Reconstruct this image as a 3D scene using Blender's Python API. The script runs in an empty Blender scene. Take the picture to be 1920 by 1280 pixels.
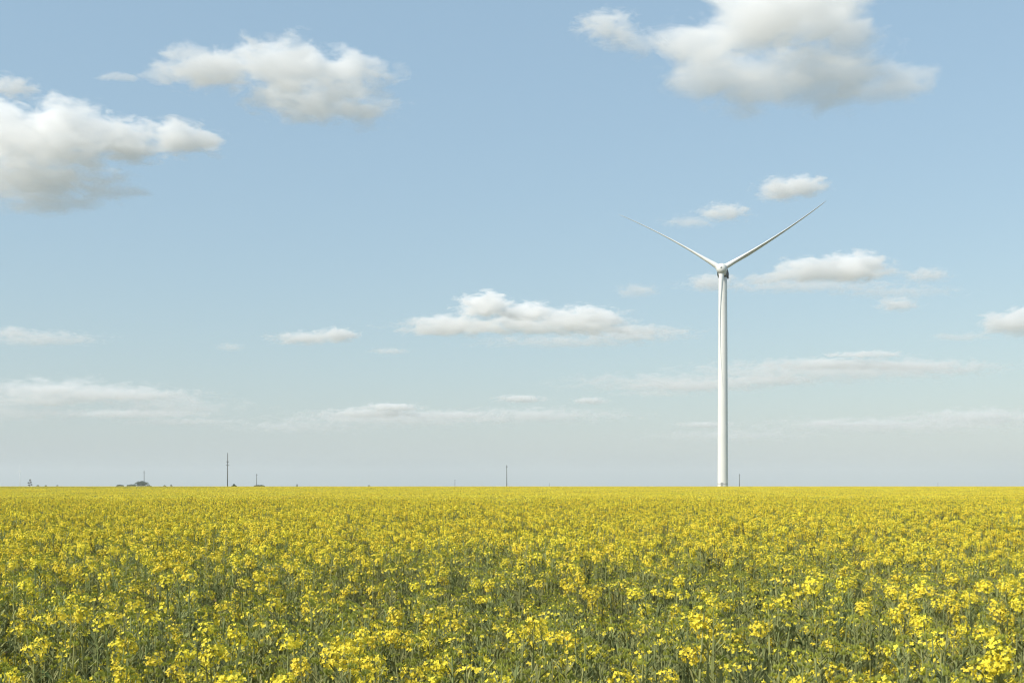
import bpy, bmesh, math, random
import numpy as np
from mathutils import Vector, Matrix, Euler

R = math.radians
DENOISE = True
S = bpy.context.scene
C = S.collection
EYE = 1.90            # eye height above the ground at the camera
F = 2133.0            # focal length in photograph pixels (40 mm on a 36 mm wide frame)
HOR = 911.0           # row of the true horizon in the photograph

# ------------------------------------------------------------------ camera
cd = bpy.data.cameras.new('camera')
cam = bpy.data.objects.new('camera', cd); C.objects.link(cam)
cam.location = (0, 0, EYE); cam.rotation_euler = (R(90), 0, 0)
cd.lens = 40; cd.sensor_width = 36
cd.shift_y = (HOR - 640) / 1920.0
cd.clip_start = 0.1; cd.clip_end = 90000
S.camera = cam

# ------------------------------------------------------------------ sky and sun
SUN_AZ = 56.0         # degrees from straight behind the camera, towards the left
SUN_EL = 39.0
sun_dir = Vector((-math.sin(R(SUN_AZ)) * math.cos(R(SUN_EL)), -math.cos(R(SUN_AZ)) * math.cos(R(SUN_EL)), math.sin(R(SUN_EL))))
w = bpy.data.worlds.new('World'); S.world = w; w.use_nodes = True
nt = w.node_tree; nt.nodes.clear()
wo = nt.nodes.new('ShaderNodeOutputWorld'); bg = nt.nodes.new('ShaderNodeBackground')
sky = nt.nodes.new('ShaderNodeTexSky'); sky.sky_type = 'NISHITA'; sky.sun_disc = False
sky.sun_elevation = R(SUN_EL); sky.sun_rotation = R(180 + SUN_AZ)
sky.altitude = 0; sky.air_density = 1.5; sky.dust_density = 1.0; sky.ozone_density = 1.0
bg.inputs['Strength'].default_value = 0.103
veil = nt.nodes.new('ShaderNodeMix'); veil.data_type = 'RGBA'          # an even thin veil of high haze over the blue
veil.inputs[0].default_value = .51; veil.inputs[7].default_value = (3.15, 4.8, 6.3, 1)
nt.links.new(sky.outputs[0], veil.inputs[6]); nt.links.new(veil.outputs[2], bg.inputs['Color'])
nt.links.new(bg.outputs[0], wo.inputs['Surface'])
sl = bpy.data.lights.new('sun', 'SUN'); sl.energy = 3.7; sl.angle = R(0.5); sl.color = (1.0, 0.94, 0.84)
so = bpy.data.objects.new('sun', sl); C.objects.link(so)
so.rotation_euler = sun_dir.to_track_quat('Z', 'Y').to_euler()
S.view_settings.view_transform = 'Standard'; S.view_settings.look = 'None'
S.view_settings.exposure = 0.30; S.view_settings.gamma = 1.0
S.cycles.max_bounces = 16; S.cycles.volume_bounces = 14; S.cycles.transparent_max_bounces = 8
S.cycles.diffuse_bounces = 3; S.cycles.use_denoising = DENOISE; S.cycles.filter_width = 1.15
S.cycles.volume_step_rate = 1.0; S.cycles.volume_max_steps = 256

# ------------------------------------------------------------------ helpers
def tag(o, label=None, cat=None, group=None, kind=None):
    if label: o['label'] = label
    if cat: o['category'] = cat
    if group: o['group'] = group
    if kind: o['kind'] = kind
    return o

def empty(name, loc, rz=0):
    o = bpy.data.objects.new(name, None); C.objects.link(o)
    o.location = loc; o.rotation_euler = (0, 0, rz); o.empty_display_size = .2
    return o

class MB:
    """collects faces with a material slot; build() makes one mesh object"""
    def __init__(s): s.v = []; s.f = []; s.m = []
    def add(s, vs, fs, m=0):
        b = len(s.v); s.v.extend([tuple(q) for q in vs])
        s.f.extend([tuple(b + i for i in f) for f in fs]); s.m.extend([m] * len(fs))
    def tube(s, pts, rads, n=8, m=0, caps=True):
        pts = [Vector(p) for p in pts]; rings = []
        ref = Vector((0.13, 0.97, 0.2))
        for i, p in enumerate(pts):
            d = (pts[min(i + 1, len(pts) - 1)] - pts[max(i - 1, 0)]).normalized()
            if abs(d.dot(ref)) > .95: ref = Vector((1, 0.1, 0))
            a = d.cross(ref).normalized(); b = d.cross(a)
            rings.append([p + (a * math.cos(t) + b * math.sin(t)) * rads[i] for t in [2 * math.pi * k / n for k in range(n)]])
        vs = [q for r in rings for q in r]; fs = []
        for i in range(len(pts) - 1):
            for k in range(n):
                k2 = (k + 1) % n
                fs.append((i * n + k, (i + 1) * n + k, (i + 1) * n + k2, i * n + k2))
        if caps:
            fs.append(tuple(range(n))); fs.append(tuple((len(pts) - 1) * n + k for k in reversed(range(n))))
        s.add(vs, fs, m)
    def box(s, c, d, m=0, rot=None):
        c = Vector(c); vs = []
        for z in (-1, 1):
            for x, y in ((-1, -1), (1, -1), (1, 1), (-1, 1)):
                q = Vector((x * d[0] / 2, y * d[1] / 2, z * d[2] / 2))
                if rot: q = rot @ q
                vs.append(c + q)
        s.add(vs, [(3, 2, 1, 0), (4, 5, 6, 7), (0, 1, 5, 4), (1, 2, 6, 5), (2, 3, 7, 6), (3, 0, 4, 7)], m)
    def mesh(s, name, mats, smooth=False):
        me = bpy.data.meshes.new(name); me.from_pydata(s.v, [], s.f)
        for m in mats: me.materials.append(m)
        me.polygons.foreach_set('material_index', s.m)
        if smooth: me.polygons.foreach_set('use_smooth', [True] * len(s.f))
        me.update(); return me
    def build(s, name, mats, parent=None, smooth=False):
        if not isinstance(mats, (list, tuple)): mats = [mats]
        o = bpy.data.objects.new(name, s.mesh(name, mats, smooth)); C.objects.link(o)
        if parent: o.parent = parent
        return o

def ground_z(y):
    """the land lies flat at the camera, climbs gently to a crest 330 m out and falls away behind it"""
    y = np.asarray(y, dtype=float)
    t = np.clip((y - 70) / 260, 0, 1); up = 0.68 * (t * t * (3 - 2 * t))
    t2 = np.clip((y - 345) / 500, 0, 1); dn = -4.0 * (t2 * t2 * (3 - 2 * t2))
    return up + dn

def at(px, py, d):
    """a point d metres ahead seen at this pixel of the photograph"""
    return Vector(((px - 960) / F * d, d, EYE + (HOR - py) / F * d))

def vnoise(x, y, seed):
    """smooth value noise"""
    xi = np.floor(x).astype(int); yi = np.floor(y).astype(int); fx = x - xi; fy = y - yi
    fx = fx * fx * (3 - 2 * fx); fy = fy * fy * (3 - 2 * fy)
    def h(a, b):
        n = (a * 374761393 + b * 668265263 + seed * 982451653) & 0x7fffffff
        n = ((n ^ (n >> 13)) * 1274126177) & 0x7fffffff
        return ((n ^ (n >> 16)) & 0xffff) / 65535.0
    return (h(xi, yi) * (1 - fx) + h(xi + 1, yi) * fx) * (1 - fy) + (h(xi, yi + 1) * (1 - fx) + h(xi + 1, yi + 1) * fx) * fy

# ------------------------------------------------------------------ materials
def mat(name, col, rough=.6, spec=.3, var=0.0, transl=0.0, noise=None, hue=0.0, tcol=None):
    m = bpy.data.materials.new(name); m.use_nodes = True; t = m.node_tree; N = t.nodes; L = t.links
    b = N['Principled BSDF']; out = N['Material Output']
    b.inputs['Base Color'].default_value = (*col, 1); b.inputs['Roughness'].default_value = rough
    b.inputs['Specular IOR Level'].default_value = spec
    src = None
    if noise:
        scale, c2, lo, hi = noise
        tc = N.new('ShaderNodeTexCoord'); nz = N.new('ShaderNodeTexNoise'); nz.inputs['Scale'].default_value = scale
        nz.inputs['Detail'].default_value = 5
        L.new(tc.outputs['Object'], nz.inputs['Vector'])
        mr = N.new('ShaderNodeMapRange'); mr.inputs[1].default_value = lo; mr.inputs[2].default_value = hi
        L.new(nz.outputs['Fac'], mr.inputs[0])
        mx = N.new('ShaderNodeMix'); mx.data_type = 'RGBA'
        mx.inputs[6].default_value = (*col, 1); mx.inputs[7].default_value = (*c2, 1)
        L.new(mr.outputs[0], mx.inputs[0]); src = mx.outputs[2]
    if var or hue:
        oi = N.new('ShaderNodeObjectInfo'); h = N.new('ShaderNodeHueSaturation')
        if src: L.new(src, h.inputs['Color'])
        else: h.inputs['Color'].default_value = (*col, 1)
        mv = N.new('ShaderNodeMapRange'); mv.inputs[3].default_value = 1 - var; mv.inputs[4].default_value = 1 + var
        L.new(oi.outputs['Random'], mv.inputs[0]); L.new(mv.outputs[0], h.inputs['Value'])
        if hue:
            ml = N.new('ShaderNodeMath'); ml.operation = 'MULTIPLY'; ml.inputs[1].default_value = 7.31
            fr = N.new('ShaderNodeMath'); fr.operation = 'FRACT'
            mh = N.new('ShaderNodeMapRange'); mh.inputs[3].default_value = .5 - hue; mh.inputs[4].default_value = .5 + hue
            L.new(oi.outputs['Random'], ml.inputs[0]); L.new(ml.outputs[0], fr.inputs[0])
            L.new(fr.outputs[0], mh.inputs[0]); L.new(mh.outputs[0], h.inputs['Hue'])
        src = h.outputs[0]
    if src: L.new(src, b.inputs['Base Color'])
    if transl:
        tr = N.new('ShaderNodeBsdfTranslucent'); ms = N.new('ShaderNodeMixShader'); ms.inputs[0].default_value = transl
        if src: L.new(src, tr.inputs['Color'])
        else: tr.inputs['Color'].default_value = (*(tcol or col), 1)
        L.new(b.outputs[0], ms.inputs[1]); L.new(tr.outputs[0], ms.inputs[2]); L.new(ms.outputs[0], out.inputs['Surface'])
    return m

M = {
 'petal': mat('rape_petals', (.92, .755, .065), .55, .25, .10, .2, hue=.007),
 'bud':   mat('rape_buds', (.40, .42, .08), .6, .2, .15, .15),
 'pod':   mat('rape_pods', (.28, .29, .10), .6, .25, .25, .1, hue=.02),
 'stem':  mat('rape_stems', (.28, .30, .11), .55, .3, .2, 0, hue=.02),
 'leaf':  mat('rape_leaves', (.125, .15, .042), .6, .25, .35, .12, hue=.02),
 'dry':   mat('withered_leaves', (.25, .17, .085), .8, .1, .2, .1),
 'white': mat('white_gel_coat', (.80, .80, .76), .35, .4, noise=(.35, (.74, .74, .69), .45, .75)),
 'tower': mat('white_tower_paint', (.78, .78, .74), .4, .4, noise=(.12, (.72, .725, .68), .5, .8)),
 'seam':  mat('tower_joint_grey', (.42, .43, .42), .6, .3),
 'dark':  mat('dark_grille', (.025, .03, .032), .6, .3),
 'wood':  mat('weathered_pole_wood', (.085, .075, .06), .85, .1, noise=(3, (.13, .12, .10), .4, .7)),
 'concrete': mat('pole_concrete', (.16, .16, .15), .85, .1, noise=(3, (.11, .11, .10), .4, .7)),
 'steel': mat('galvanised_steel', (.20, .21, .21), .5, .5),
 'glass': mat('insulator_glaze', (.08, .05, .035), .25, .5),
 'bark':  mat('tree_bark', (.07, .055, .04), .9, .1),
 'tleaf': mat('tree_leaves', (.055, .085, .03), .6, .2, .1, .2, noise=(.6, (.095, .125, .045), .4, .65)),
 'tleaf2': mat('young_tree_leaves', (.10, .15, .05), .6, .2, .1, .2, noise=(.6, (.14, .17, .06), .4, .65)),
 'tbrown': mat('budding_tree_twigs', (.13, .09, .065), .7, .2, .1, .1, noise=(.6, (.10, .085, .06), .4, .65)),
}

def ground_material():
    m = bpy.data.materials.new('field_soil'); m.use_nodes = True; t = m.node_tree; N = t.nodes; L = t.links
    b = N['Principled BSDF']; b.inputs['Roughness'].default_value = .9; b.inputs['Specular IOR Level'].default_value = .1
    g = N.new('ShaderNodeTexCoord'); nz = N.new('ShaderNodeTexNoise'); nz.inputs['Scale'].default_value = 4; nz.inputs['Detail'].default_value = 8
    L.new(g.outputs['Object'], nz.inputs['Vector'])
    r = N.new('ShaderNodeValToRGB'); e = r.color_ramp.elements
    e[0].position = .35; e[0].color = (.045, .035, .022, 1); e[1].position = .65; e[1].color = (.06, .075, .03, 1)
    L.new(nz.outputs['Fac'], r.inputs[0])
    n2 = N.new('ShaderNodeTexNoise'); n2.inputs['Scale'].default_value = .004; n2.inputs['Detail'].default_value = 3
    L.new(g.outputs['Object'], n2.inputs['Vector'])
    r2 = N.new('ShaderNodeValToRGB'); e = r2.color_ramp.elements; r2.color_ramp.interpolation = 'CONSTANT'
    e[0].position = 0; e[0].color = (.09, .10, .07, 1); e[1].position = .47; e[1].color = (.22, .20, .10, 1)
    e.new(.56).color = (.13, .12, .09, 1)
    L.new(n2.outputs['Fac'], r2.inputs[0])
    sp = N.new('ShaderNodeSeparateXYZ'); L.new(g.outputs['Object'], sp.inputs[0])
    mr = N.new('ShaderNodeMapRange'); mr.inputs[1].default_value = 440; mr.inputs[2].default_value = 470
    L.new(sp.outputs['Y'], mr.inputs[0])
    mx = N.new('ShaderNodeMix'); mx.data_type = 'RGBA'
    L.new(mr.outputs[0], mx.inputs[0]); L.new(r.outputs[0], mx.inputs[6]); L.new(r2.outputs[0], mx.inputs[7])
    L.new(mx.outputs[2], b.inputs['Base Color'])
    bp = N.new('ShaderNodeBump'); bp.inputs['Strength'].default_value = .6; bp.inputs['Distance'].default_value = .05
    L.new(nz.outputs['Fac'], bp.inputs['Height']); L.new(bp.outputs[0], b.inputs['Normal'])
    return m

# ------------------------------------------------------------------ ground: one sheet to the horizon
def make_ground():
    ys = sorted(set(list(np.linspace(-60, 900, 97)) + [1200, 1800, 3000, 6000, 12000, 25000, 45000]))
    xs = [-45000, -20000, -8000, -3000, -1000, -400, -150, -50, 0, 50, 150, 400, 1000, 3000, 8000, 20000, 45000]
    vs = [(x, y, float(ground_z(y))) for y in ys for x in xs]; n = len(xs); fs = []
    for j in range(len(ys) - 1):
        for i in range(n - 1): fs.append((j * n + i, j * n + i + 1, (j + 1) * n + i + 1, (j + 1) * n + i))
    b = MB(); b.add(vs, fs); o = b.build('ground', ground_material(), smooth=True)
    tag(o, 'flat farmland soil under the yellow rapeseed crop', kind='structure')
make_ground()

# ------------------------------------------------------------------ wind turbine
def blade_mesh(L=43.2):
    """blade along +X, rotor axis along +Y (towards the wind), feathered; in-plane up is +Z"""
    st = [0, .02, .05, .09, .14, .20, .28, .38, .5, .62, .74, .85, .93, .975, 1.0]
    chord = [2.0, 2.0, 2.0, 2.3, 2.8, 3.0, 2.8, 2.45, 2.05, 1.65, 1.32, 1.05, .8, .6, .2]
    thick = [1.0, 1.0, .94, .70, .48, .36, .30, .26, .23, .21, .19, .18, .17, .16, .15]   # thickness over chord
    twist = [0, 0, 2, 6, 10, 12, 10, 7, 4.5, 3, 2, 1, .5, 0, 0]
    n = 22; vs = []; fs = []
    for i, s in enumerate(st):
        c = chord[i]; th = thick[i] * c; k = min(1, max(0, (s - .03) / .14)); k = k * k * (3 - 2 * k)
        # bow: prebend lies in the rotor plane when the blade is feathered
        bow = -BOW * (4 * s * (1 - s)) * 1.0
        a = R(PITCH + .5 * twist[i])
        for j in range(n):
            t = 2 * math.pi * j / n
            # round root section
            cx, cz = math.cos(t) * c / 2, math.sin(t) * th / 2
            # aerofoil section, chord along u from -0.3c (leading) to .7c (trailing)
            u = (1 - math.cos(t)) / 2            # 0 leading .. 1 trailing
            yt = 5 * thick[i] * c * (.2969 * math.sqrt(u) - .126 * u - .3516 * u * u + .2843 * u ** 3 - .1036 * u ** 4)
            sg = 1 if t <= math.pi else -1
            ax_, az_ = (u - .32) * c, sg * yt * (1.15 if sg > 0 else .85)
            # make the round root follow the same parameterisation
            rx_, rz_ = -math.cos(t) * c / 2, math.sin(t) * th / 2
            p, q = rx_ * (1 - k) + ax_ * k, rz_ * (1 - k) + az_ * k
            # chord direction: at feather it runs along -Y (downwind); rotate about X by a
            y = -(p * math.sin(a)) + q * math.cos(a) * CH
            z = (p * math.cos(a)) * 1.0 + q * math.sin(a) * CH
            vs.append((s * L, y, z + bow))
    for i in range(len(st) - 1):
        for j in range(n):
            j2 = (j + 1) % n; fs.append((i * n + j, i * n + j2, (i + 1) * n + j2, (i + 1) * n + j))
    fs.append(tuple(reversed(range(n)))); fs.append(tuple((len(st) - 1) * n + j for j in range(n)))
    b = MB(); b.add(vs, fs); return b
BOW = .9; PITCH = 92.0; CH = 1.0

def make_turbine():
    D = 427.0; k = D / F
    bx = (1355.2 - 960) * k; hub = at(1356.0, 510.5, D); gz = float(ground_z(D))
    root = empty('wind_turbine', (bx, D, gz))
    tag(root, 'tall white three-bladed wind turbine standing at the edge of the yellow rapeseed field', 'wind turbine')
    H = hub.z - gz
    b = MB(); zs = [0, .05, .25, H * .25, H * .5, H * .75, H - 3.2, H - 2.0]
    def rad(z): return 1.95 + (1.58 - 1.95) * max(0, z / (H - 2)) ** 1.15
    b.tube([(0, 0, z) for z in zs], [rad(z) for z in zs], 64)
    tower = b.build('tower', M['tower'], root, True)
    # joints of the tower sections
    for zz, hh in ((H * .31, .10), (H * .63, .10)):
        b = MB(); b.tube([(0, 0, zz - hh / 2), (0, 0, zz + hh / 2)], [rad(zz) + .012] * 2, 64)
        b.build('joint_ring', M['tower'], tower, True)
    fz = at(0, 906.3, D).z - gz
    b = MB(); b.tube([(0, 0, fz - .13), (0, 0, fz + .13)], [rad(fz) + .03] * 2, 64); b.build('base_flange', M['seam'], tower, True)
    b = MB(); b.box((-.7, -rad(1.8) + .02, 1.9), (.9, .12, 2.1)); b.build('door', M['seam'], tower)
    # head: local +Y is the direction the rotor faces
    to_cam = math.atan2(-D, -bx)                      # azimuth of the camera seen from the tower
    head = Matrix.Translation((0, 0, H)) @ Matrix.Rotation(to_cam - R(90) - R(YAW), 4, 'Z') @ Matrix.Rotation(R(5), 4, 'X') @ Matrix.Translation((0, 2.3, 0))
    # nacelle
    b = MB(); prof = []
    w2, hh = 1.62, 1.75
    secs = [(1.2, .80, .80, 0), (.9, .95, .95, 0), (-.5, 1, 1, 0), (-5.5, 1, 1, 0), (-7.6, .95, .88, .08), (-8.2, .85, .75, .12)]
    n = 28; vs = []; fs = []
    for (y, sx, sz, dz) in secs:
        for j in range(n):
            t = 2 * math.pi * j / n; cx, cz = math.cos(t), math.sin(t)
            e = .45; x = math.copysign(abs(cx) ** e, cx) * w2 * sx; z = math.copysign(abs(cz) ** e, cz) * hh * sz + dz
            vs.append((x, y, z))
    for i in range(len(secs) - 1):
        for j in range(n):
            j2 = (j + 1) % n; fs.append((i * n + j, i * n + j2, (i + 1) * n + j2, (i + 1) * n + j))
    fs.append(tuple(reversed(range(n)))); fs.append(tuple((len(secs) - 1) * n + j for j in range(n)))
    b.add(vs, fs); nac = b.build('nacelle', M['white'], root, True); nac.matrix_local = head
    for sx in (-1, 1):                                # dark louvred flanks and the cooler box
        b = MB(); b.box((sx * (w2 + .10), -3.2, -.35), (.32, 6.2, 2.3))
        for q in range(5): b.box((sx * (w2 + .27), -3.2, -1.2 + q * .4), (.05, 6.0, .10))
        o = b.build('side_vent', M['dark'], nac)
    b = MB(); b.box((0, -3.0, -1.86), (2.9, 4.2, .28)); b.build('belly_vent', M['dark'], nac)
    b = MB(); b.box((0, -7.4, 2.15), (2.6, .5, .9)); b.build('roof_cooler', M['dark'], nac)
    b = MB(); b.tube([(.5, -7.8, 1.6), (.5, -7.8, 3.4)], [.05, .03], 6); b.tube([(-.5, -7.8, 1.6), (-.5, -7.8, 3.2)], [.05, .03], 6)
    b.build('wind_sensor', M['steel'], nac)
    # hub with its spinner: body of revolution about Y
    b = MB(); pr = [(1.25, 1.55), (1.5, 1.9), (2.3, 2.0), (3.3, 1.95), (4.0, 1.62), (4.45, 1.1), (4.65, .55), (4.70, .02)]
    n = 40; vs = [(r * math.cos(2 * math.pi * j / n), y, r * math.sin(2 * math.pi * j / n)) for y, r in pr for j in range(n)]; fs = []
    for i in range(len(pr) - 1):
        for j in range(n):
            j2 = (j + 1) % n; fs.append((i * n + j, i * n + j2, (i + 1) * n + j2, (i + 1) * n + j))
    fs.append(tuple(reversed(range(n)))); b.add(vs, fs)
    hb = b.build('hub', M['white'], root, True); hb.matrix_local = head
    b = MB(); b.tube([(0, 4.60, 0), (0, 4.74, 0)], [.42, .38], 24); b.build('nose_cap', M['seam'], hb, True)
    b = MB(); b.tube([(0, 3.62, 0), (0, 3.72, 0)], [1.83, 1.80], 40); b.build('seam_ring', M['seam'], hb, True)
    # three feathered blades
    me = blade_mesh().mesh('blade', [M['white']], True)
    for kk in range(3):
        # seen from in front of the rotor, counter-clockwise angle from the viewer's right
        ang = [30, 150, 270][kk] + [1.9, -.8, 1.1][kk]
        o = bpy.data.objects.new('blade', me); C.objects.link(o); o.parent = root
        # viewer in front sees local +X on the left
        rot = Matrix.Rotation(-R(180 - ang), 4, 'Y')
        o.matrix_local = head @ Matrix.Translation((0, 2.5, 0)) @ rot @ Matrix.Translation((1.0, 0, 0)) @ Matrix.Scale(-1, 4, (0, 0, 1)) @ Matrix.Scale([1, 1.03, 1][kk], 4, (1, 0, 0))
        b = MB(); b.tube([(.62, 0, 0), (1.02, 0, 0)], [1.08, 1.08], 32); c = b.build('blade_collar', M['white'], o, True)
    return root
YAW = 5.0
make_turbine()

def far_turbine():
    D = 6000.0; k = D / F; hub = at(37.5, 883, D); gz = float(ground_z(D)); bx = hub.x; H = hub.z - gz
    root = empty('wind_turbine', (bx, D, gz))
    tag(root, 'tiny distant wind turbine on the horizon at the far left edge', 'wind turbine')
    b = MB(); b.tube([(0, 0, 0), (0, 0, H - 2)], [2.1, 1.4], 16); b.build('tower', M['tower'], root, True)
    b = MB(); b.box((2.5, 0, 0), (11, 4.2, 4.4)); o = b.build('nacelle', M['white'], root); o.location = (0, 0, H)
    b = MB(); b.tube([(-5.2, 0, H), (-3, 0, H)], [1, 2.0], 12); b.build('hub', M['white'], root, True)
    for a in (80, 200, 320):
        b = MB(); d = Vector((0, math.cos(R(a)), math.sin(R(a))))
        p = Vector((-4, 0, H)); b.tube([p + d * 1, p + d * 10, p + d * 42], [.9, 1.1, .15], 8); b.build('blade', M['white'], root, True)
far_turbine()

# ------------------------------------------------------------------ poles of the power line
def make_pole(px, ytop, D, arms, label, lean=0.0, m='wood', fat=1.0):
    gz = float(ground_z(D)); x = (px - 960) / F * D; top = at(px, ytop, D).z; H = top - gz
    root = empty('utility_pole', (x, D, gz)); root.rotation_euler = (0, R(lean), R(20))
    tag(root, label, 'utility pole', 'utility poles beyond the rapeseed field')
    k = D / F
    b = MB(); b.tube([(0, 0, 0), (0, 0, H * .6), (0, 0, H - .15), (0, 0, H)], [.17 * fat, .13 * fat, .10 * fat, .08 * fat], 10)
    b.build('pole', M[m], root, True)
    for z, wd in arms:
        zz = H * z; b = MB(); b.box((0, -.14 * fat, zz), (wd, .12, .14)); arm = b.build('crossarm', M['steel'], root)
        for s in (-.47, -.16, .16, .47) if wd > 1.5 else (-.45, .45):
            b = MB(); b.tube([(s * wd, -.14 * fat, zz + .07), (s * wd, -.14 * fat, zz + .14), (s * wd, -.14 * fat, zz + .22), (s * wd, -.14 * fat, zz + .3)], [.03, .08, .08, .03], 8)
            b.build('insulator', M['glass'], arm, True)
    return root
make_pole(426.6, 848.5, 372, [(.66, .9), (.75, .7)], 'tallest dark utility pole with short crossarms left of the middle of the horizon', .3, fat=.85)
make_pole(950.3, 871.5, 520, [(.93, .8)], 'thin leaning grey utility pole at the middle of the horizon', -.3, 'concrete', 1.2)
make_pole(270.3, 881.5, 700, [(.9, 1.2)], 'utility pole rising out of the round dark tree', 0, 'concrete', 1.3)
make_pole(481.3, 887.5, 800, [(.93, 1.2)], 'utility pole standing behind the low wide dark bush', 0, 'concrete', 1.5)
make_pole(1386.3, 888, 800, [(.93, 1.2)], 'utility pole just right of the big wind turbine tower', 0, 'concrete', 1.6)
make_pole(853.0, 898.5, 1500, [(.93, 1.4)], 'short faraway utility pole left of the leaning pole', 0, 'concrete', 2.2)
make_pole(1758.5, 904.5, 2600, [], 'tiny faint utility pole near the right edge of the horizon', 0, 'concrete', 2.5)
make_pole(1030.5, 905, 2600, [], 'tiny faint utility pole right of the middle of the horizon', 0, 'concrete', 2.5)

# ------------------------------------------------------------------ trees on the horizon
def make_tree(name, label, cat, px, ytop, wpx, D, lumps, leaf='tleaf', seed=1, group='trees and bushes on the horizon', sparse=1.0):
    """lumps: crown clumps (dx, dz, rx, rz) as fractions of width and height"""
    rnd = random.Random(seed); gz = float(ground_z(D)); x = (px - 960) / F * D
    H = at(px, ytop, D).z - gz; W = wpx / F * D; vis = at(px, ytop, D).z - at(px, 912, D).z; base = H - vis
    root = empty(name, (x, D, gz)); tag(root, label, cat, group)
    b = MB(); tr = max(.12, H * .022)
    b.tube([(0, 0, -.1), (.05, 0, base * .6), (0, .1, base + vis * .55)], [tr * 1.4, tr, tr * .4], 8)
    for (dx, dz, rx, rz) in lumps:
        c = Vector((dx * W, rnd.uniform(-.1, .1) * W, base + dz * vis))
        b.tube([(0, 0, base * .45), c * .5 + Vector((0, 0, base * .25)), c], [tr * .6, tr * .4, tr * .12], 6)
    b.build('trunk', M['bark'], root, True)
    c = MB(); q = W * .035 + .12
    for (dx, dz, rx, rz) in lumps:
        cc = Vector((dx * W, rnd.uniform(-.12, .12) * W, base + dz * vis))
        n = int(420 * sparse * (rx / .3 + .3))
        for _ in range(n):
            u = Vector((rnd.gauss(0, 1), rnd.gauss(0, 1), rnd.gauss(0, 1))).normalized() * rnd.uniform(.45, 1.0) ** .6
            p = cc + Vector((u.x * rx * W, u.y * rx * W, u.z * rz * vis if u.z > 0 else u.z * (rz * vis)))
            a = Vector((rnd.uniform(-1, 1), rnd.uniform(-1, 1), rnd.uniform(-1, 1))).normalized(); d = a.cross(Vector((rnd.uniform(-1, 1), rnd.uniform(-1, 1), 1))).normalized()
            s = q * rnd.uniform(.6, 1.3)
            c.add([p - a * s, p - d * s * .6, p + a * s, p + d * s * .6], [(0, 1, 2, 3)])
    c.build('crown', M[leaf], root)
    return root
make_tree('tree', 'largest round dark green tree on the left horizon with a pole in front', 'tree', 265.5, 901.0, 27, 1500,
          [(0, .42, .34, .55), (-.26, .3, .26, .5), (.26, .3, .26, .5), (.05, .62, .24, .38), (-.12, .58, .22, .36), (.16, .5, .22, .36)], seed=2, sparse=.4)
make_tree('bush', 'low pale green bush left of the largest round tree', 'bush', 246, 907.0, 16, 1500,
          [(0, .4, .28, .5), (.3, .3, .22, .4), (-.3, .3, .22, .4)], 'tleaf2', 3)
make_tree('bush', 'low grey-green bush at the left end of the clump beside the round tree', 'bush', 225, 907.3, 13, 1600,
          [(0, .4, .28, .5), (.3, .3, .22, .4), (-.3, .3, .22, .4)], 'tleaf', 4)
make_tree('bush', 'small bush just right of the largest round tree', 'bush', 279, 909, 12, 1500, [(0, .4, .3, .5), (.28, .2, .2, .4)], 'tleaf2', 14)
make_tree('bush', 'tiny dark bush between the round tree and the tallest pole', 'bush', 308.5, 909, 6, 1500, [(0, .3, .4, .7), (.3, .2, .2, .4)], 'tleaf', 5)
make_tree('bush', 'tiny faint bush left of the tallest pole', 'bush', 321, 907.5, 5, 2400, [(0, .4, .35, .6), (.2, .2, .3, .4)], 'tleaf', 6)
make_tree('bush', 'small pointed dark bush at the right foot of the tallest pole', 'bush', 439, 906.6, 10, 900, [(0, .35, .28, .45), (0, .7, .13, .35), (-.3, .1, .2, .35), (.3, .1, .2, .35)], 'tleaf', 7)
make_tree('bush', 'low wide dark bush around the foot of a pole', 'bush', 485, 908.3, 21, 1200, [(0, .3, .2, .6), (.25, .3, .2, .55), (-.25, .2, .2, .5), (.4, .2, .15, .45)], 'tleaf', 8)
make_tree('conifer', 'tiny narrow pointed tree alone on the horizon right of the wide bush', 'tree', 557, 906.8, 4, 2000, [(0, .25, .4, .4), (0, .55, .28, .35), (0, .8, .15, .25)], 'tleaf', 9)
make_tree('bush', 'faint faraway bush between the narrow tree and the thin poles', 'bush', 692, 908.5, 6, 2600, [(0, .3, .4, .6)], 'tleaf', 10)
make_tree('tree', 'sparse brown tree with loose clumps at the far left', 'tree', 56, 897.5, 11, 1700,
          [(.06, .84, .16, .14), (-.22, .50, .16, .10), (.14, .56, .14, .12), (-.1, .2, .16, .08), (.26, .26, .14, .10)], 'tbrown', 11, sparse=.55)
make_tree('bush', 'faint bush right of the sparse brown tree', 'bush', 71, 908, 6, 2000, [(0, .3, .4, .6), (.3, .2, .2, .4)], 'tleaf2', 12)
make_tree('bush', 'faint grey bush left of the low clump at far left', 'bush', 86, 908.5, 5, 2400, [(0, .3, .4, .6)], 'tleaf', 13)
make_tree('bush', 'faint lone bush halfway between sparse brown tree and low clump', 'bush', 108, 908, 5, 2600, [(0, .3, .4, .6)], 'tleaf', 15)

# ------------------------------------------------------------------ rapeseed plants
MATS = ['petal', 'bud', 'pod', 'stem', 'leaf', 'dry']
def flower(b, c, nrm, size, rnd, mi=0):
    """four petals round a centre"""
    a = nrm.cross(Vector((rnd.uniform(-1, 1), rnd.uniform(-1, 1), rnd.uniform(-1, 1)))).normalized(); d = nrm.cross(a)
    for k in range(4):
        t = k * math.pi / 2; u = a * math.cos(t) + d * math.sin(t); v = -a * math.sin(t) + d * math.cos(t)
        up = nrm * size * rnd.uniform(-.15, .75); tw = nrm * size * rnd.uniform(-.2, .2)
        b.add([c, c + u * size * .5 + v * size * .40 + up * .35 + tw, c + u * size * .95 + v * size * .24 + up * .9 + tw * .5,
               c + u * size * .95 - v * size * .24 + up * .9 - tw * .5, c + u * size * .5 - v * size * .40 + up * .35 - tw], [(0, 1, 2, 3, 4)], mi)

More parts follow.
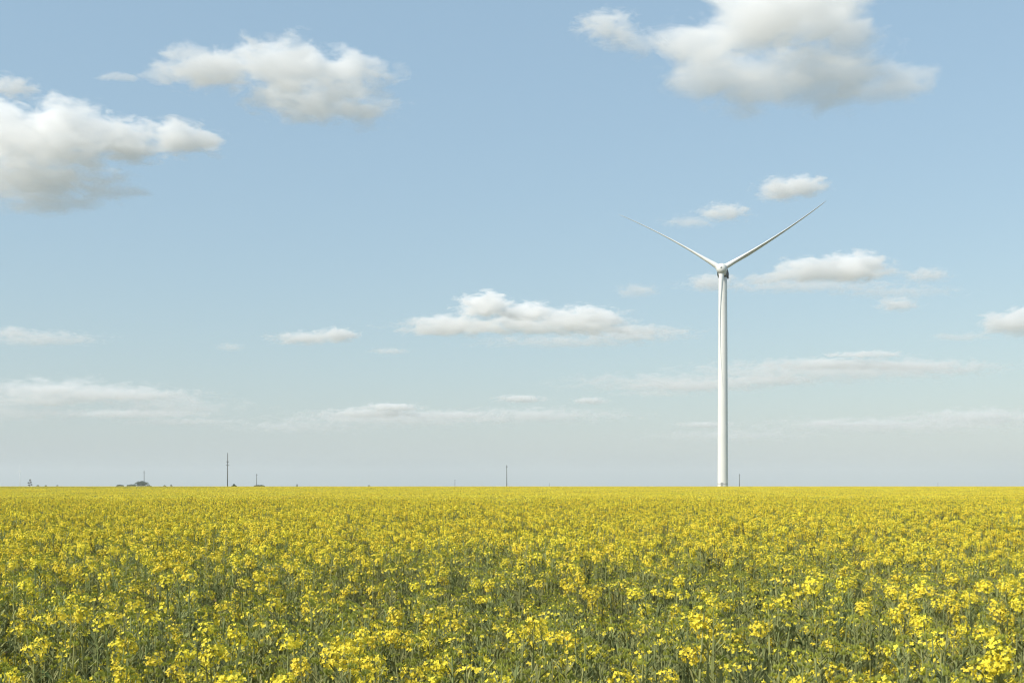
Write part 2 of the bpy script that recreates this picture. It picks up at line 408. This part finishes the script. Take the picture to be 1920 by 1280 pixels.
def head(b, base, axis, bloom, rnd, scale=1.0):
    """raceme: buds on top, ring of open flowers, pods lower on the stalk; separate builders per organ"""
    side = axis.cross(Vector((0.3, 1, 0.1))).normalized(); oth = axis.cross(side)
    L = rnd.uniform(.05, .085) * scale
    nf = int(bloom * rnd.uniform(46, 66))
    for i in range(nf):                             # open flowers fill a rounded, slightly upright cluster
        h = rnd.random(); ph = rnd.uniform(0, 2 * math.pi); out = side * math.cos(ph) + oth * math.sin(ph)
        r = (.016 + .026 * math.sin(math.pi * (.12 + .76 * h))) * rnd.uniform(.75, 1.15) * scale
        p = base + axis * ((h - .15) * L) + out * r
        n = (out * (1.0 - .3 * h) + axis * (h * 1.1 - .15) + Vector((rnd.uniform(-.45, .45), rnd.uniform(-.45, .45), rnd.uniform(-.3, .4)))).normalized()
        flower(b, p, n, rnd.uniform(.0078, .0108) * scale, rnd, 0)
    nbud = 12 + int(10 * (1 - min(1, bloom)))
    for i in range(nbud):                           # domed cap of buds
        ph = rnd.uniform(0, 6.28); out = side * math.cos(ph) + oth * math.sin(ph); rr = .019 * math.sqrt(rnd.random()) * scale
        n = (axis + out * rr * 45).normalized(); p = base + axis * (L * .9 - rr * .55 + rnd.uniform(-.004, .006)) + out * rr
        s = rnd.uniform(.0028, .0045); q = n.cross(out + Vector((.01, .02, .03))).normalized() * s; w_ = n.cross(q)
        b.add([p + q, p + n * s * 2.6, p - q, p - n * s], [(0, 1, 2, 3)], 1); b.add([p + w_, p + n * s * 2.6, p - w_, p - n * s], [(0, 1, 2, 3)], 1)
    b.tube([base - axis * .2 * scale, base, base + axis * L * .9], [.0028, .0026, .0014], 4, 3, False)
    for i in range(rnd.randint(14, 24)):            # young pods
        h = rnd.uniform(-.20, .01) * scale; ph = rnd.uniform(0, 6.28); out = side * math.cos(ph) + oth * math.sin(ph)
        p = base + axis * h; e = p + (out * .8 + axis * .65).normalized() * rnd.uniform(.03, .065)
        q = axis.cross(out) * .0026
        b.add([p - q, p + q, e + q * 1.2, e + (e - p) * .12, e - q * 1.2], [(0, 1, 2, 3, 4)], 2)

def leaf(b, p, az, length, width, droop, rnd, mi=4):
    d = Vector((math.cos(az), math.sin(az), 0)); s = Vector((-math.sin(az), math.cos(az), 0)); pts = []
    ws = [.35, 1.0, .8, .1]; fold = rnd.uniform(.1, .45)
    for i, wf in enumerate(ws):
        t = i / 3; c = p + d * (length * t) + Vector((0, 0, length * (.55 * t - droop * t * t)))
        ww = width * wf; pts += [c + s * ww + Vector((0, 0, ww * fold)), c, c - s * ww + Vector((0, 0, ww * fold))]
    fs = []
    for i in range(3):
        for j in range(2): fs.append((i * 3 + j, i * 3 + j + 1, (i + 1) * 3 + j + 1, (i + 1) * 3 + j))
    b.add(pts, fs, mi)

def make_plant(seed, bloom):
    """returns builders: stem, foliage, list of flower heads (all in metres, plant about 1.1 m)"""
    rnd = random.Random(seed); H = rnd.uniform(.98, 1.16)
    st = MB(); fo = MB(); heads = []
    lean = Vector((rnd.uniform(-.07, .07), rnd.uniform(-.07, .07), 0))
    def ax(t): return lean * (t * t) + Vector((0, 0, H * t))
    st.tube([ax(0), ax(.4), ax(.75), ax(1)], [.0065, .006, .0045, .0028], 5, 3, False)
    tips = [(ax(.96), (ax(1) - ax(.9)).normalized())]
    nb = rnd.randint(3, 6)
    for i in range(nb):
        t = rnd.uniform(.42, .86); az = rnd.uniform(0, 6.28); r = rnd.uniform(.06, .17)
        p = ax(t); e = Vector((p.x + math.cos(az) * r, p.y + math.sin(az) * r, H * rnd.uniform(max(t + .08, .74), 1.0)))
        mid = p.lerp(e, .5) + Vector((math.cos(az), math.sin(az), 0)) * r * .28 - Vector((0, 0, .01))
        st.tube([p, mid, e], [.0045, .0036, .0026], 4, 3, False); tips.append((e, (e - mid).normalized() * .5 + Vector((0, 0, .6))))
        if rnd.random() < .8: leaf(fo, p, az + rnd.uniform(-.4, .4), rnd.uniform(.06, .12), rnd.uniform(.010, .02), rnd.uniform(.2, .9), rnd)
    for i in range(rnd.randint(8, 12)):
        t = rnd.uniform(.1, .8); L = rnd.uniform(.10, .20) * (1.15 - .6 * t)
        leaf(fo, ax(t), rnd.uniform(0, 6.28), L, L * rnd.uniform(.13, .22), rnd.uniform(.3, 1.3), rnd, 4 if rnd.random() < .9 else 5)
    for p, a in tips:
        b = MB(); bl = rnd.uniform(.75, 1.1) if rnd.random() < bloom else rnd.choice((0, 0, 0, 0, .12))
        head(b, p, a.normalized(), min(1.1, bl), rnd, 1.0); heads.append(b)
    return st, fo, heads

def joined(parts):
    b = MB()
    for q in parts:
        o = len(b.v); b.v += q.v; b.f += [tuple(o + i for i in f) for f in q.f]; b.m += q.m
    return b

mats = [M[k] for k in MATS]
BLOOM = [.85, .78, .7, .62, .52, .4, .3, .2, .1, .04]
plants = [make_plant(100 + i, bl) for i, bl in enumerate(BLOOM)]
proto = bpy.data.collections.new('rapeseed_sources')        # only referenced by the field, never linked
def psrc(i, me):
    o = bpy.data.objects.new('rapeseed_source_%02d' % i, me); proto.objects.link(o)
for i, (s, f, h) in enumerate(plants): psrc(i, joined([s, f] + h).mesh('rapeseed_plant_%02d' % i, mats))
NP = len(plants)

def make_patch(seed, size, dens, yellow):
    """a square of far crop: flower heads, pods and leaves as small loose faces"""
    rg = np.random.RandomState(seed); n = int(size * size * dens)
    hx = rg.uniform(-size / 2, size / 2, n); hy = rg.uniform(-size / 2, size / 2, n); hz = rg.uniform(.82, 1.12, n) - .06 * rg.rand(n) ** 3
    kind = rg.rand(n) < yellow; per = 7
    cx = np.repeat(hx, per); cy = np.repeat(hy, per); cz = np.repeat(hz, per); kk = np.repeat(kind, per); N = n * per
    off = rg.normal(0, 1, (N, 3)) * np.where(kk, .028, .045)[:, None]; off[:, 2] = np.where(kk, off[:, 2], -abs(off[:, 2]) * 2.2)
    P = np.stack([cx, cy, cz], 1) + off
    # low green filling
    m = int(size * size * 90); Q = np.stack([rg.uniform(-size / 2, size / 2, m), rg.uniform(-size / 2, size / 2, m), rg.uniform(.25, .88, m)], 1)
    P = np.concatenate([P, Q]); sz = np.concatenate([np.where(kk, .020, .018), np.full(m, .045)]) * rg.uniform(.6, 1.4, N + m)
    mi = np.concatenate([np.where(kk, 0, rg.choice([2, 2, 1, 4, 3], N)), rg.choice([4, 4, 3, 4, 5], m)]).astype(np.int32)
    T = N + m; a = rg.normal(0, 1, (T, 3)); a /= np.linalg.norm(a, axis=1)[:, None]
    r = rg.normal(0, 1, (T, 3)); c = np.cross(a, r); c /= np.linalg.norm(c, axis=1)[:, None]
    st = mi >= 2; a[st, 2] += 1.2 * np.sign(a[st, 2]); el = np.where(st, 1.7, 1.0)[:, None]; wd = np.where(st, .35, .9)[:, None]
    s = sz[:, None]
    V = np.stack([P - a * s * el, P - c * s * wd, P + a * s * el, P + c * s * wd], 1).reshape(-1, 3)
    me = bpy.data.meshes.new('rapeseed_patch'); me.vertices.add(len(V)); me.vertices.foreach_set('co', V.ravel())
    me.loops.add(len(V)); me.loops.foreach_set('vertex_index', np.arange(len(V), dtype=np.int32))
    me.polygons.add(T); me.polygons.foreach_set('loop_start', np.arange(0, 4 * T, 4, dtype=np.int32))
    for q in mats: me.materials.append(q)
    me.polygons.foreach_set('material_index', mi); me.update(calc_edges=True); return me
PATCH = 2.5
PYEL = [.62, .62, .55, .5, .40, .12]
for i, yl in enumerate(PYEL): psrc(NP + i, make_patch(50 + i, PATCH * 1.08, 85, yl))

# where every plant stands
rg = np.random.RandomState(7)
def bloomness(x, y):
    """how far each spot of the field is in flower: broad irregular drifts"""
    v = .30 * vnoise(x / 5.0 + 40, y / 7.0 + 11, 3) + .55 * vnoise(x / .55 + 9, y / .8 + 70, 5) + .15 * vnoise(x / 25, y / 30, 8)
    return v
PTS, ROT, SCL, IDX = [], [], [], []
near = []
def scatter(y0, y1, dens, margin):
    step = 1 / math.sqrt(dens); y = y0
    while y < y1:
        hw = .46 * y + margin; n = int(2 * hw / step)
        x = -hw + (np.arange(n) + rg.uniform(-.48, .48, n) + .5) * step; yy = y + rg.uniform(-.48, .48, n) * step
        keep = rg.rand(n) < .6 + .5 * vnoise(x / .8 + 5, yy / .8 + 3, 21); x, yy = x[keep], yy[keep]
        b = bloomness(x, yy) + rg.normal(0, .20, len(x)) + BSHIFT - .04 + .36 * np.clip((yy - 10.5) / 8, 0, 1) + .1 * np.clip((yy - 20) / 30, 0, 1) - .12 * np.exp(-((yy - 9.8) / 1.5) ** 2)
        i = np.clip(((1 - np.clip((b - .2) / .7, 0, .999)) * NP).astype(int), 0, NP - 1)
        for j in range(len(x)):
            tall = .93 + .14 * vnoise(np.array([x[j] / 2.2]), np.array([yy[j] / 2.2]), 31)[0] + rg.normal(0, .07)
            PTS.append((x[j], yy[j], float(ground_z(yy[j])))); ROT.append((rg.normal(0, .05), rg.normal(0, .05), rg.uniform(0, 6.283)))
            SCL.append(float(np.clip(tall, .74, 1.2))); IDX.append(int(i[j]))
        y += step
BSHIFT = -.06
scatter(3.3, 22.0, 23, 3.0)
scatter(22.0, 62.0, 20, 5.0)
nplant = len(PTS)
# the nearest plants in view stand alone as things of their own
def visible(p, s):
    top = p[2] + 1.05 * s; py = HOR + (EYE - top) * F / p[1]; px = 960 + p[0] * F / p[1]
    return py < 1272 and 0 < px < 1920
order = sorted([i for i in range(nplant) if visible(PTS[i], SCL[i])], key=lambda i: PTS[i][1])[:300]
single = set(order)
y = 61.0
while y < 455:
    hw = .47 * y + 12; n = int(2 * hw / PATCH) + 1
    x = -hw + (np.arange(n) + .5) * PATCH + rg.uniform(-.3, .3); yy = np.full(n, y)
    b = bloomness(x, yy) + rg.normal(0, .12, n)
    # a tramline crosses the left side of the field
    tr = (x < -56) & (np.abs(yy - 230) < 4.0) & (rg.rand(n) < np.clip((-56 - x) / 12, 0, 1))
    for j in range(n):
        k = 5 if tr[j] else int(np.clip((.85 - b[j]) / .6 * 4.5, 0, 4))
        PTS.append((x[j], y, float(ground_z(y)))); ROT.append((0, 0, rg.randint(4) * math.pi / 2)); SCL.append(1.12 if tr[j] else rg.uniform(.95, 1.04)); IDX.append(NP + k)
    y += PATCH

def field_object():
    keep = [i for i in range(len(PTS)) if i not in single]
    me = bpy.data.meshes.new('rapeseed_field'); me.vertices.add(len(keep))
    me.vertices.foreach_set('co', np.array([PTS[i] for i in keep], dtype=np.float32).ravel())
    for nm, ty, dat, key in (('rot', 'FLOAT_VECTOR', ROT, 'vector'), ('scl', 'FLOAT', SCL, 'value'), ('idx', 'INT', IDX, 'value')):
        at_ = me.attributes.new(nm, ty, 'POINT'); arr = np.array([dat[i] for i in keep], dtype=np.int32 if ty == 'INT' else np.float32).ravel()
        at_.data.foreach_set(key, arr)
    for q in mats: me.materials.append(q)
    o = bpy.data.objects.new('rapeseed_field', me); C.objects.link(o)
    g = bpy.data.node_groups.new('grow_field', 'GeometryNodeTree')
    g.interface.new_socket('Geometry', in_out='INPUT', socket_type='NodeSocketGeometry'); g.interface.new_socket('Geometry', in_out='OUTPUT', socket_type='NodeSocketGeometry')
    N = g.nodes; L = g.links; gi = N.new('NodeGroupInput'); go = N.new('NodeGroupOutput')
    ip = N.new('GeometryNodeInstanceOnPoints'); ci = N.new('GeometryNodeCollectionInfo'); ci.inputs['Collection'].default_value = proto
    ci.inputs['Separate Children'].default_value = True; ci.inputs['Reset Children'].default_value = True
    def na(n, ty):
        q = N.new('GeometryNodeInputNamedAttribute'); q.data_type = ty; q.inputs['Name'].default_value = n; return q.outputs['Attribute']
    er = N.new('FunctionNodeEulerToRotation')
    L.new(na('rot', 'FLOAT_VECTOR'), er.inputs[0]); L.new(er.outputs[0], ip.inputs['Rotation'])
    L.new(na('scl', 'FLOAT'), ip.inputs['Scale']); L.new(na('idx', 'INT'), ip.inputs['Instance Index'])
    ip.inputs['Pick Instance'].default_value = True
    L.new(gi.outputs[0], ip.inputs['Points']); L.new(ci.outputs[0], ip.inputs['Instance']); L.new(ip.outputs[0], go.inputs[0])
    md = o.modifiers.new('grow', 'NODES'); md.node_group = g
    tag(o, 'wide field of flowering yellow rapeseed stretching from the foreground to the horizon', kind='stuff')
field_object()

# individual plants of the foreground: thing > stem, foliage, flower heads
pm = [(s.mesh('stem', mats), f.mesh('foliage', mats), [q.mesh('flower_head', mats) for q in h]) for s, f, h in plants]
LBL = 'one of the nearest rapeseed plants along the bottom edge of the field'
def nearest_plants():
    for i in order:
        r = bpy.data.objects.new('rapeseed_plant', None); C.objects.link(r)
        r.location = PTS[i]; r.rotation_euler = ROT[i]; r.scale = (SCL[i],) * 3; r.empty_display_size = .1
        tag(r, LBL, 'rapeseed plant', 'nearest rapeseed plants at the bottom of the picture')
        s, f, h = pm[IDX[i]]
        for nm, me in [('stem', s), ('foliage', f)] + [('flower_head', q) for q in h]:
            o = bpy.data.objects.new(nm, me); C.objects.link(o); o.parent = r
nearest_plants()
print('plants', nplant, 'instances', len(PTS))

# ------------------------------------------------------------------ clouds: real bodies of vapour, 1.2 km up
BASE = 1200.0
def cloud_material(name, lobes, dens, wave, amp, soft, seed):
    m = bpy.data.materials.new(name); m.use_nodes = True; t = m.node_tree; N = t.nodes; L = t.links; N.clear()
    out = N.new('ShaderNodeOutputMaterial'); pv = N.new('ShaderNodeVolumePrincipled')
    pv.inputs['Color'].default_value = (1.0, .993, .983, 1); pv.inputs['Anisotropy'].default_value = CL_G
    L.new(pv.outputs[0], out.inputs['Volume'])
    tc = N.new('ShaderNodeTexCoord'); P = tc.outputs['Object']
    def math_(op, a, b=None, cl=False):
        n = N.new('ShaderNodeMath'); n.operation = op; n.use_clamp = cl
        for k, q in ((0, a), (1, b)):
            if q is None: continue
            if isinstance(q, (int, float)): n.inputs[k].default_value = q
            else: L.new(q, n.inputs[k])
        return n.outputs[0]
    field = None
    for (c, r) in lobes:
        vm = N.new('ShaderNodeVectorMath'); vm.operation = 'SUBTRACT'; L.new(P, vm.inputs[0]); vm.inputs[1].default_value = c
        vd = N.new('ShaderNodeVectorMath'); vd.operation = 'DIVIDE'; L.new(vm.outputs[0], vd.inputs[0]); vd.inputs[1].default_value = r
        vl = N.new('ShaderNodeVectorMath'); vl.operation = 'LENGTH'; L.new(vd.outputs[0], vl.inputs[0])
        f = math_('SUBTRACT', 1.0, vl.outputs['Value'])
        if field is None: field = f
        else:
            n = N.new('ShaderNodeMath'); n.operation = 'SMOOTH_MAX'; n.inputs[2].default_value = .3
            L.new(field, n.inputs[0]); L.new(f, n.inputs[1]); field = n.outputs[0]
    mp = N.new('ShaderNodeMapping'); mp.inputs['Location'].default_value = (seed * 3.7, seed * 1.9, seed * 5.3)
    mp.inputs['Scale'].default_value = (1 / wave * .7, 1 / wave * .7, 1 / wave * 1.7); L.new(P, mp.inputs['Vector'])
    nz = N.new('ShaderNodeTexNoise'); nz.inputs['Scale'].default_value = 1.0; nz.inputs['Detail'].default_value = 7; nz.inputs['Roughness'].default_value = .62; nz.inputs['Distortion'].default_value = .4
    L.new(mp.outputs[0], nz.inputs['Vector'])
    nn = math_('MULTIPLY', math_('SUBTRACT', nz.outputs['Fac'], .5), amp * AMP)
    v = math_('ADD', field, nn)
    v = math_('SUBTRACT', v, .22)
    v = math_('DIVIDE', v, soft, cl=True)
    sp = N.new('ShaderNodeSeparateXYZ'); L.new(P, sp.inputs[0]); hr = N.new('ShaderNodeMapRange')   # vapour thickens upwards
    zlo = min(c[2] - r_[2] for c, r_ in lobes); zhi = max(c[2] + r_[2] for c, r_ in lobes)
    hr.inputs[1].default_value = zlo; hr.inputs[2].default_value = zlo + (zhi - zlo) * .75; hr.inputs[3].default_value = .30; hr.inputs[4].default_value = 1.4
    L.new(sp.outputs['Z'], hr.inputs[0])
    L.new(math_('MULTIPLY', math_('MULTIPLY', v, dens), hr.outputs[0]), pv.inputs['Density'])
    return m

def make_cloud(label, D, lobes, tau=4.0, soft=.35, amp=1.3, seed=1):
    """lobes: (px, py, rx, ry) as the billows stand in the sky D metres away"""
    k = D / F; y0 = max(q[1] for q in lobes); cx = sum(q[0] for q in lobes) / len(lobes)
    o0 = at(cx, y0, D); L = []
    rnd = random.Random(seed)
    for q in lobes:
        c = at(q[0], q[1], D) - o0; c.y += rnd.uniform(-.3, .3) * q[2] * k
        L.append((tuple(c), (q[2] * k * CW, min(q[2], q[3] * 2.6) * k * CW, q[3] * k * CW)))
    bm = bmesh.new()
    for c, r in L:
        bmesh.ops.create_icosphere(bm, subdivisions=3, radius=1.0, matrix=Matrix.Translation(c) @ Matrix.Diagonal((r[0] * HULL, r[1] * HULL, r[2] * HULL, 1)))
    me = bpy.data.meshes.new('cloud'); bm.to_mesh(me); bm.free()
    o = bpy.data.objects.new('cloud', me); C.objects.link(o); o.location = o0
    ry = min(r[2] for c, r in L)
    md = o.modifiers.new('union', 'REMESH'); md.mode = 'VOXEL'; md.voxel_size = max(ry / 4, 6)
    dg = bpy.context.evaluated_depsgraph_get(); m2 = bpy.data.meshes.new_from_object(o.evaluated_get(dg)); o.modifiers.clear(); o.data = m2
    big = max(r[2] for c, r in L)
    m = cloud_material('cloud_vapour', L, TAU * tau / (big * 1.0), big * .75, amp, soft, seed)
    o.data.materials.clear(); o.data.materials.append(m)
    tag(o, label, 'cloud', 'fair weather clouds')
    ext = max(o.dimensions); m.cycles.volume_step_rate = STEP * (big / (ext * .1))
    return o
CL_G = 0.0; CW = 1.3; HULL = 1.2; AMP = 2.0; TAU = .42; STEP = .14
def dist(yb): return BASE * F / (HOR - yb)
make_cloud('largest billowing white cloud above and right of the turbine', dist(200),
    [(1440, 45, 120, 55), (1530, 20, 90, 60), (1320, 82, 95, 34), (1600, 75, 60, 25), (1330, 150, 90, 36), (1430, 160, 110, 42), (1570, 145, 110, 46), (1690, 150, 65, 24), (1640, 180, 80, 22)], 3.8, seed=1)
make_cloud('thin torn wisp left of the largest cloud', dist(200), [(1135, 42, 50, 22), (1165, 64, 40, 20), (1198, 90, 36, 18)], 1.5, .5, 1.8, seed=2)
make_cloud('long flat white cloud with a grey streak high on the left', dist(236),
    [(400, 135, 85, 28), (540, 125, 110, 36), (650, 140, 80, 26), (520, 180, 60, 26), (600, 185, 110, 32), (680, 215, 70, 24), (590, 218, 75, 18), (305, 143, 50, 11), (240, 147, 45, 6)], 2.8, .4, 1.5, seed=3)
make_cloud('big layered white cloud cut by the left edge', dist(396),
    [(15, 235, 70, 34), (135, 240, 80, 36), (235, 265, 70, 32), (355, 265, 70, 26), (90, 290, 170, 32), (60, 340, 150, 34), (200, 357, 75, 13), (70, 378, 120, 18)], 3.6, .4, 1.4, seed=4)
make_cloud('small oval cloud at the left edge above the big layered cloud', dist(180), [(20, 164, 45, 17)], 1.6, .4, 1.3, seed=5)
make_cloud('compact oval white cloud just above the right blade tip', dist(374), [(1470, 354, 50, 19), (1510, 349, 42, 18)], 2.6, .4, 1.2, seed=6)
make_cloud('faint thin cloud between the turbine blades', dist(424), [(1355, 400, 46, 14), (1290, 419, 46, 10)], 1.60, .5, 1.5, seed=7)
make_cloud('bright two-humped cloud right of the turbine hub', dist(534), [(1515, 510, 62, 22), (1610, 498, 58, 24), (1560, 516, 110, 15), (1450, 521, 60, 10)], 3.6, .35, 1.3, seed=8)
make_cloud('small cloud directly behind the top of the turbine tower', dist(545), [(1335, 530, 42, 16)], 1.6, .4, 1.3, seed=9)
make_cloud('faint small cloud right of the two-humped cloud', dist(530), [(1738, 517, 42, 13)], 1.12, .5, 1.5, seed=10)
make_cloud('faint rounded cloud above the right edge cloud', dist(588), [(1682, 572, 38, 13)], 1.60, .5, 1.3, seed=11)
make_cloud('bright white cloud cut by the right edge above the horizon', dist(634), [(1895, 607, 52, 22), (1950, 605, 60, 28), (1800, 631, 62, 8)], 3.2, .4, 1.2, seed=12)
make_cloud('bright topped cloud with grey base at the middle of the sky', dist(636), [(908, 574, 46, 22), (985, 588, 60, 20), (1095, 598, 80, 22), (840, 608, 80, 18), (980, 618, 190, 15), (1180, 622, 110, 9), (800, 624, 60, 8)], 4.2, .35, 1.3, seed=13)
make_cloud('small flat cloud left of the middle cloud', dist(648), [(570, 637, 60, 12), (632, 628, 38, 13)], 2.2, .4, 1.3, seed=14)
make_cloud('faint streaky cloud at the left edge halfway down', dist(656), [(20, 622, 32, 11), (90, 640, 110, 14)], 1.12, .5, 1.4, seed=15)
make_cloud('tiny thin cloud below the middle cloud', dist(664), [(730, 659, 38, 6)], .8, .5, 1.2, seed=16)
make_cloud('faint tiny cloud left of the small flat cloud', dist(660), [(432, 651, 28, 8)], .5, .5, 1.2, seed=17)
make_cloud('long low bright topped streak right of the turbine tower', dist(705), [(1620, 666, 75, 7), (1560, 682, 150, 12), (1700, 688, 110, 8)], 1.92, .5, 1.3, seed=18)
make_cloud('faint long streak behind the turbine tower', dist(745), [(1300, 722, 130, 12), (1440, 712, 100, 10), (1230, 738, 90, 7)], 1.44, .5, 1.3, seed=19)
make_cloud('faint wide streak low on the left', dist(762), [(90, 728, 70, 8), (230, 740, 150, 14), (60, 752, 110, 10)], 1.55, .5, 1.3, seed=20)
make_cloud('flat low cloud over the middle poles', dist(785), [(735, 765, 60, 9), (690, 775, 110, 10), (850, 778, 100, 8)], 2.25, .5, 1.3, seed=21)
make_cloud('small low cloud above the leaning pole', dist(756), [(976, 747, 50, 8)], 1.92, .5, 1.2, seed=22)
make_cloud('tiny low cloud left of the turbine tower', dist(758), [(1106, 751, 34, 7)], 1.76, .5, 1.2, seed=23)
make_cloud('faint smudge of cloud left of the turbine tower top', dist(560), [(1195, 545, 42, 13)], 0.72, .5, 1.2, seed=24)
make_cloud('low faint streak crossing the tower near the horizon', dist(806), [(1320, 797, 60, 7)], 1.28, .5, 1.2, seed=25)
make_cloud('thin faint cloud streak just above the horizon right of the tower', dist(800), [(1545, 792, 24, 5), (1600, 797, 120, 5)], 1.28, .5, 1.2, seed=26)
make_cloud('lowest faint cloud band above the left poles', dist(800), [(240, 775, 160, 9), (340, 790, 130, 8)], 1.12, .5, 1.2, seed=27)

make_cloud('broad faint cloud band low behind the turbine tower', dist(728), [(1500, 705, 230, 20), (1250, 722, 200, 17), (1720, 690, 150, 16)], 1.30, .6, 1.6, seed=31)
make_cloud('broad faint cloud bank along the left edge low in the sky', dist(770), [(120, 740, 170, 24), (330, 765, 140, 18), (40, 775, 120, 20)], 1.21, .6, 1.6, seed=32)
make_cloud('broad faint cloud bank low left of the turbine', dist(800), [(760, 785, 220, 16), (1000, 778, 180, 14), (560, 800, 150, 12)], 1.21, .6, 1.6, seed=33)
make_cloud('faint grey veil spreading right under the middle cloud', dist(650), [(1180, 628, 110, 14), (1060, 640, 160, 12)], 1.28, .6, 1.6, seed=34)
make_cloud('faint veil under the two-humped cloud', dist(560), [(1500, 535, 190, 13), (1680, 545, 120, 12)], 0.80, .6, 1.6, seed=35)
make_cloud('broad faint cloud bank low at the right edge', dist(815), [(1650, 800, 240, 16), (1850, 780, 140, 16), (1380, 815, 180, 12)], 1.21, .6, 1.6, seed=36)

# ------------------------------------------------------------------ the hazy air over the plain
def make_haze():
    b = MB(); b.box((0, 4400, 66), (19000, 9400, 148)); m = bpy.data.materials.new('haze_air'); m.use_nodes = True; t = m.node_tree; t.nodes.clear()
    o_ = t.nodes.new('ShaderNodeOutputMaterial'); pv = t.nodes.new('ShaderNodeVolumePrincipled')
    pv.inputs['Color'].default_value = (.93, .97, 1.0, 1); pv.inputs['Density'].default_value = HAZE; pv.inputs['Anisotropy'].default_value = 0.0
    t.links.new(pv.outputs[0], o_.inputs['Volume'])
    o = b.build('haze', m); tag(o, 'pale air haze over the plain', kind='stuff')
HAZE = 1.35e-4
make_haze()
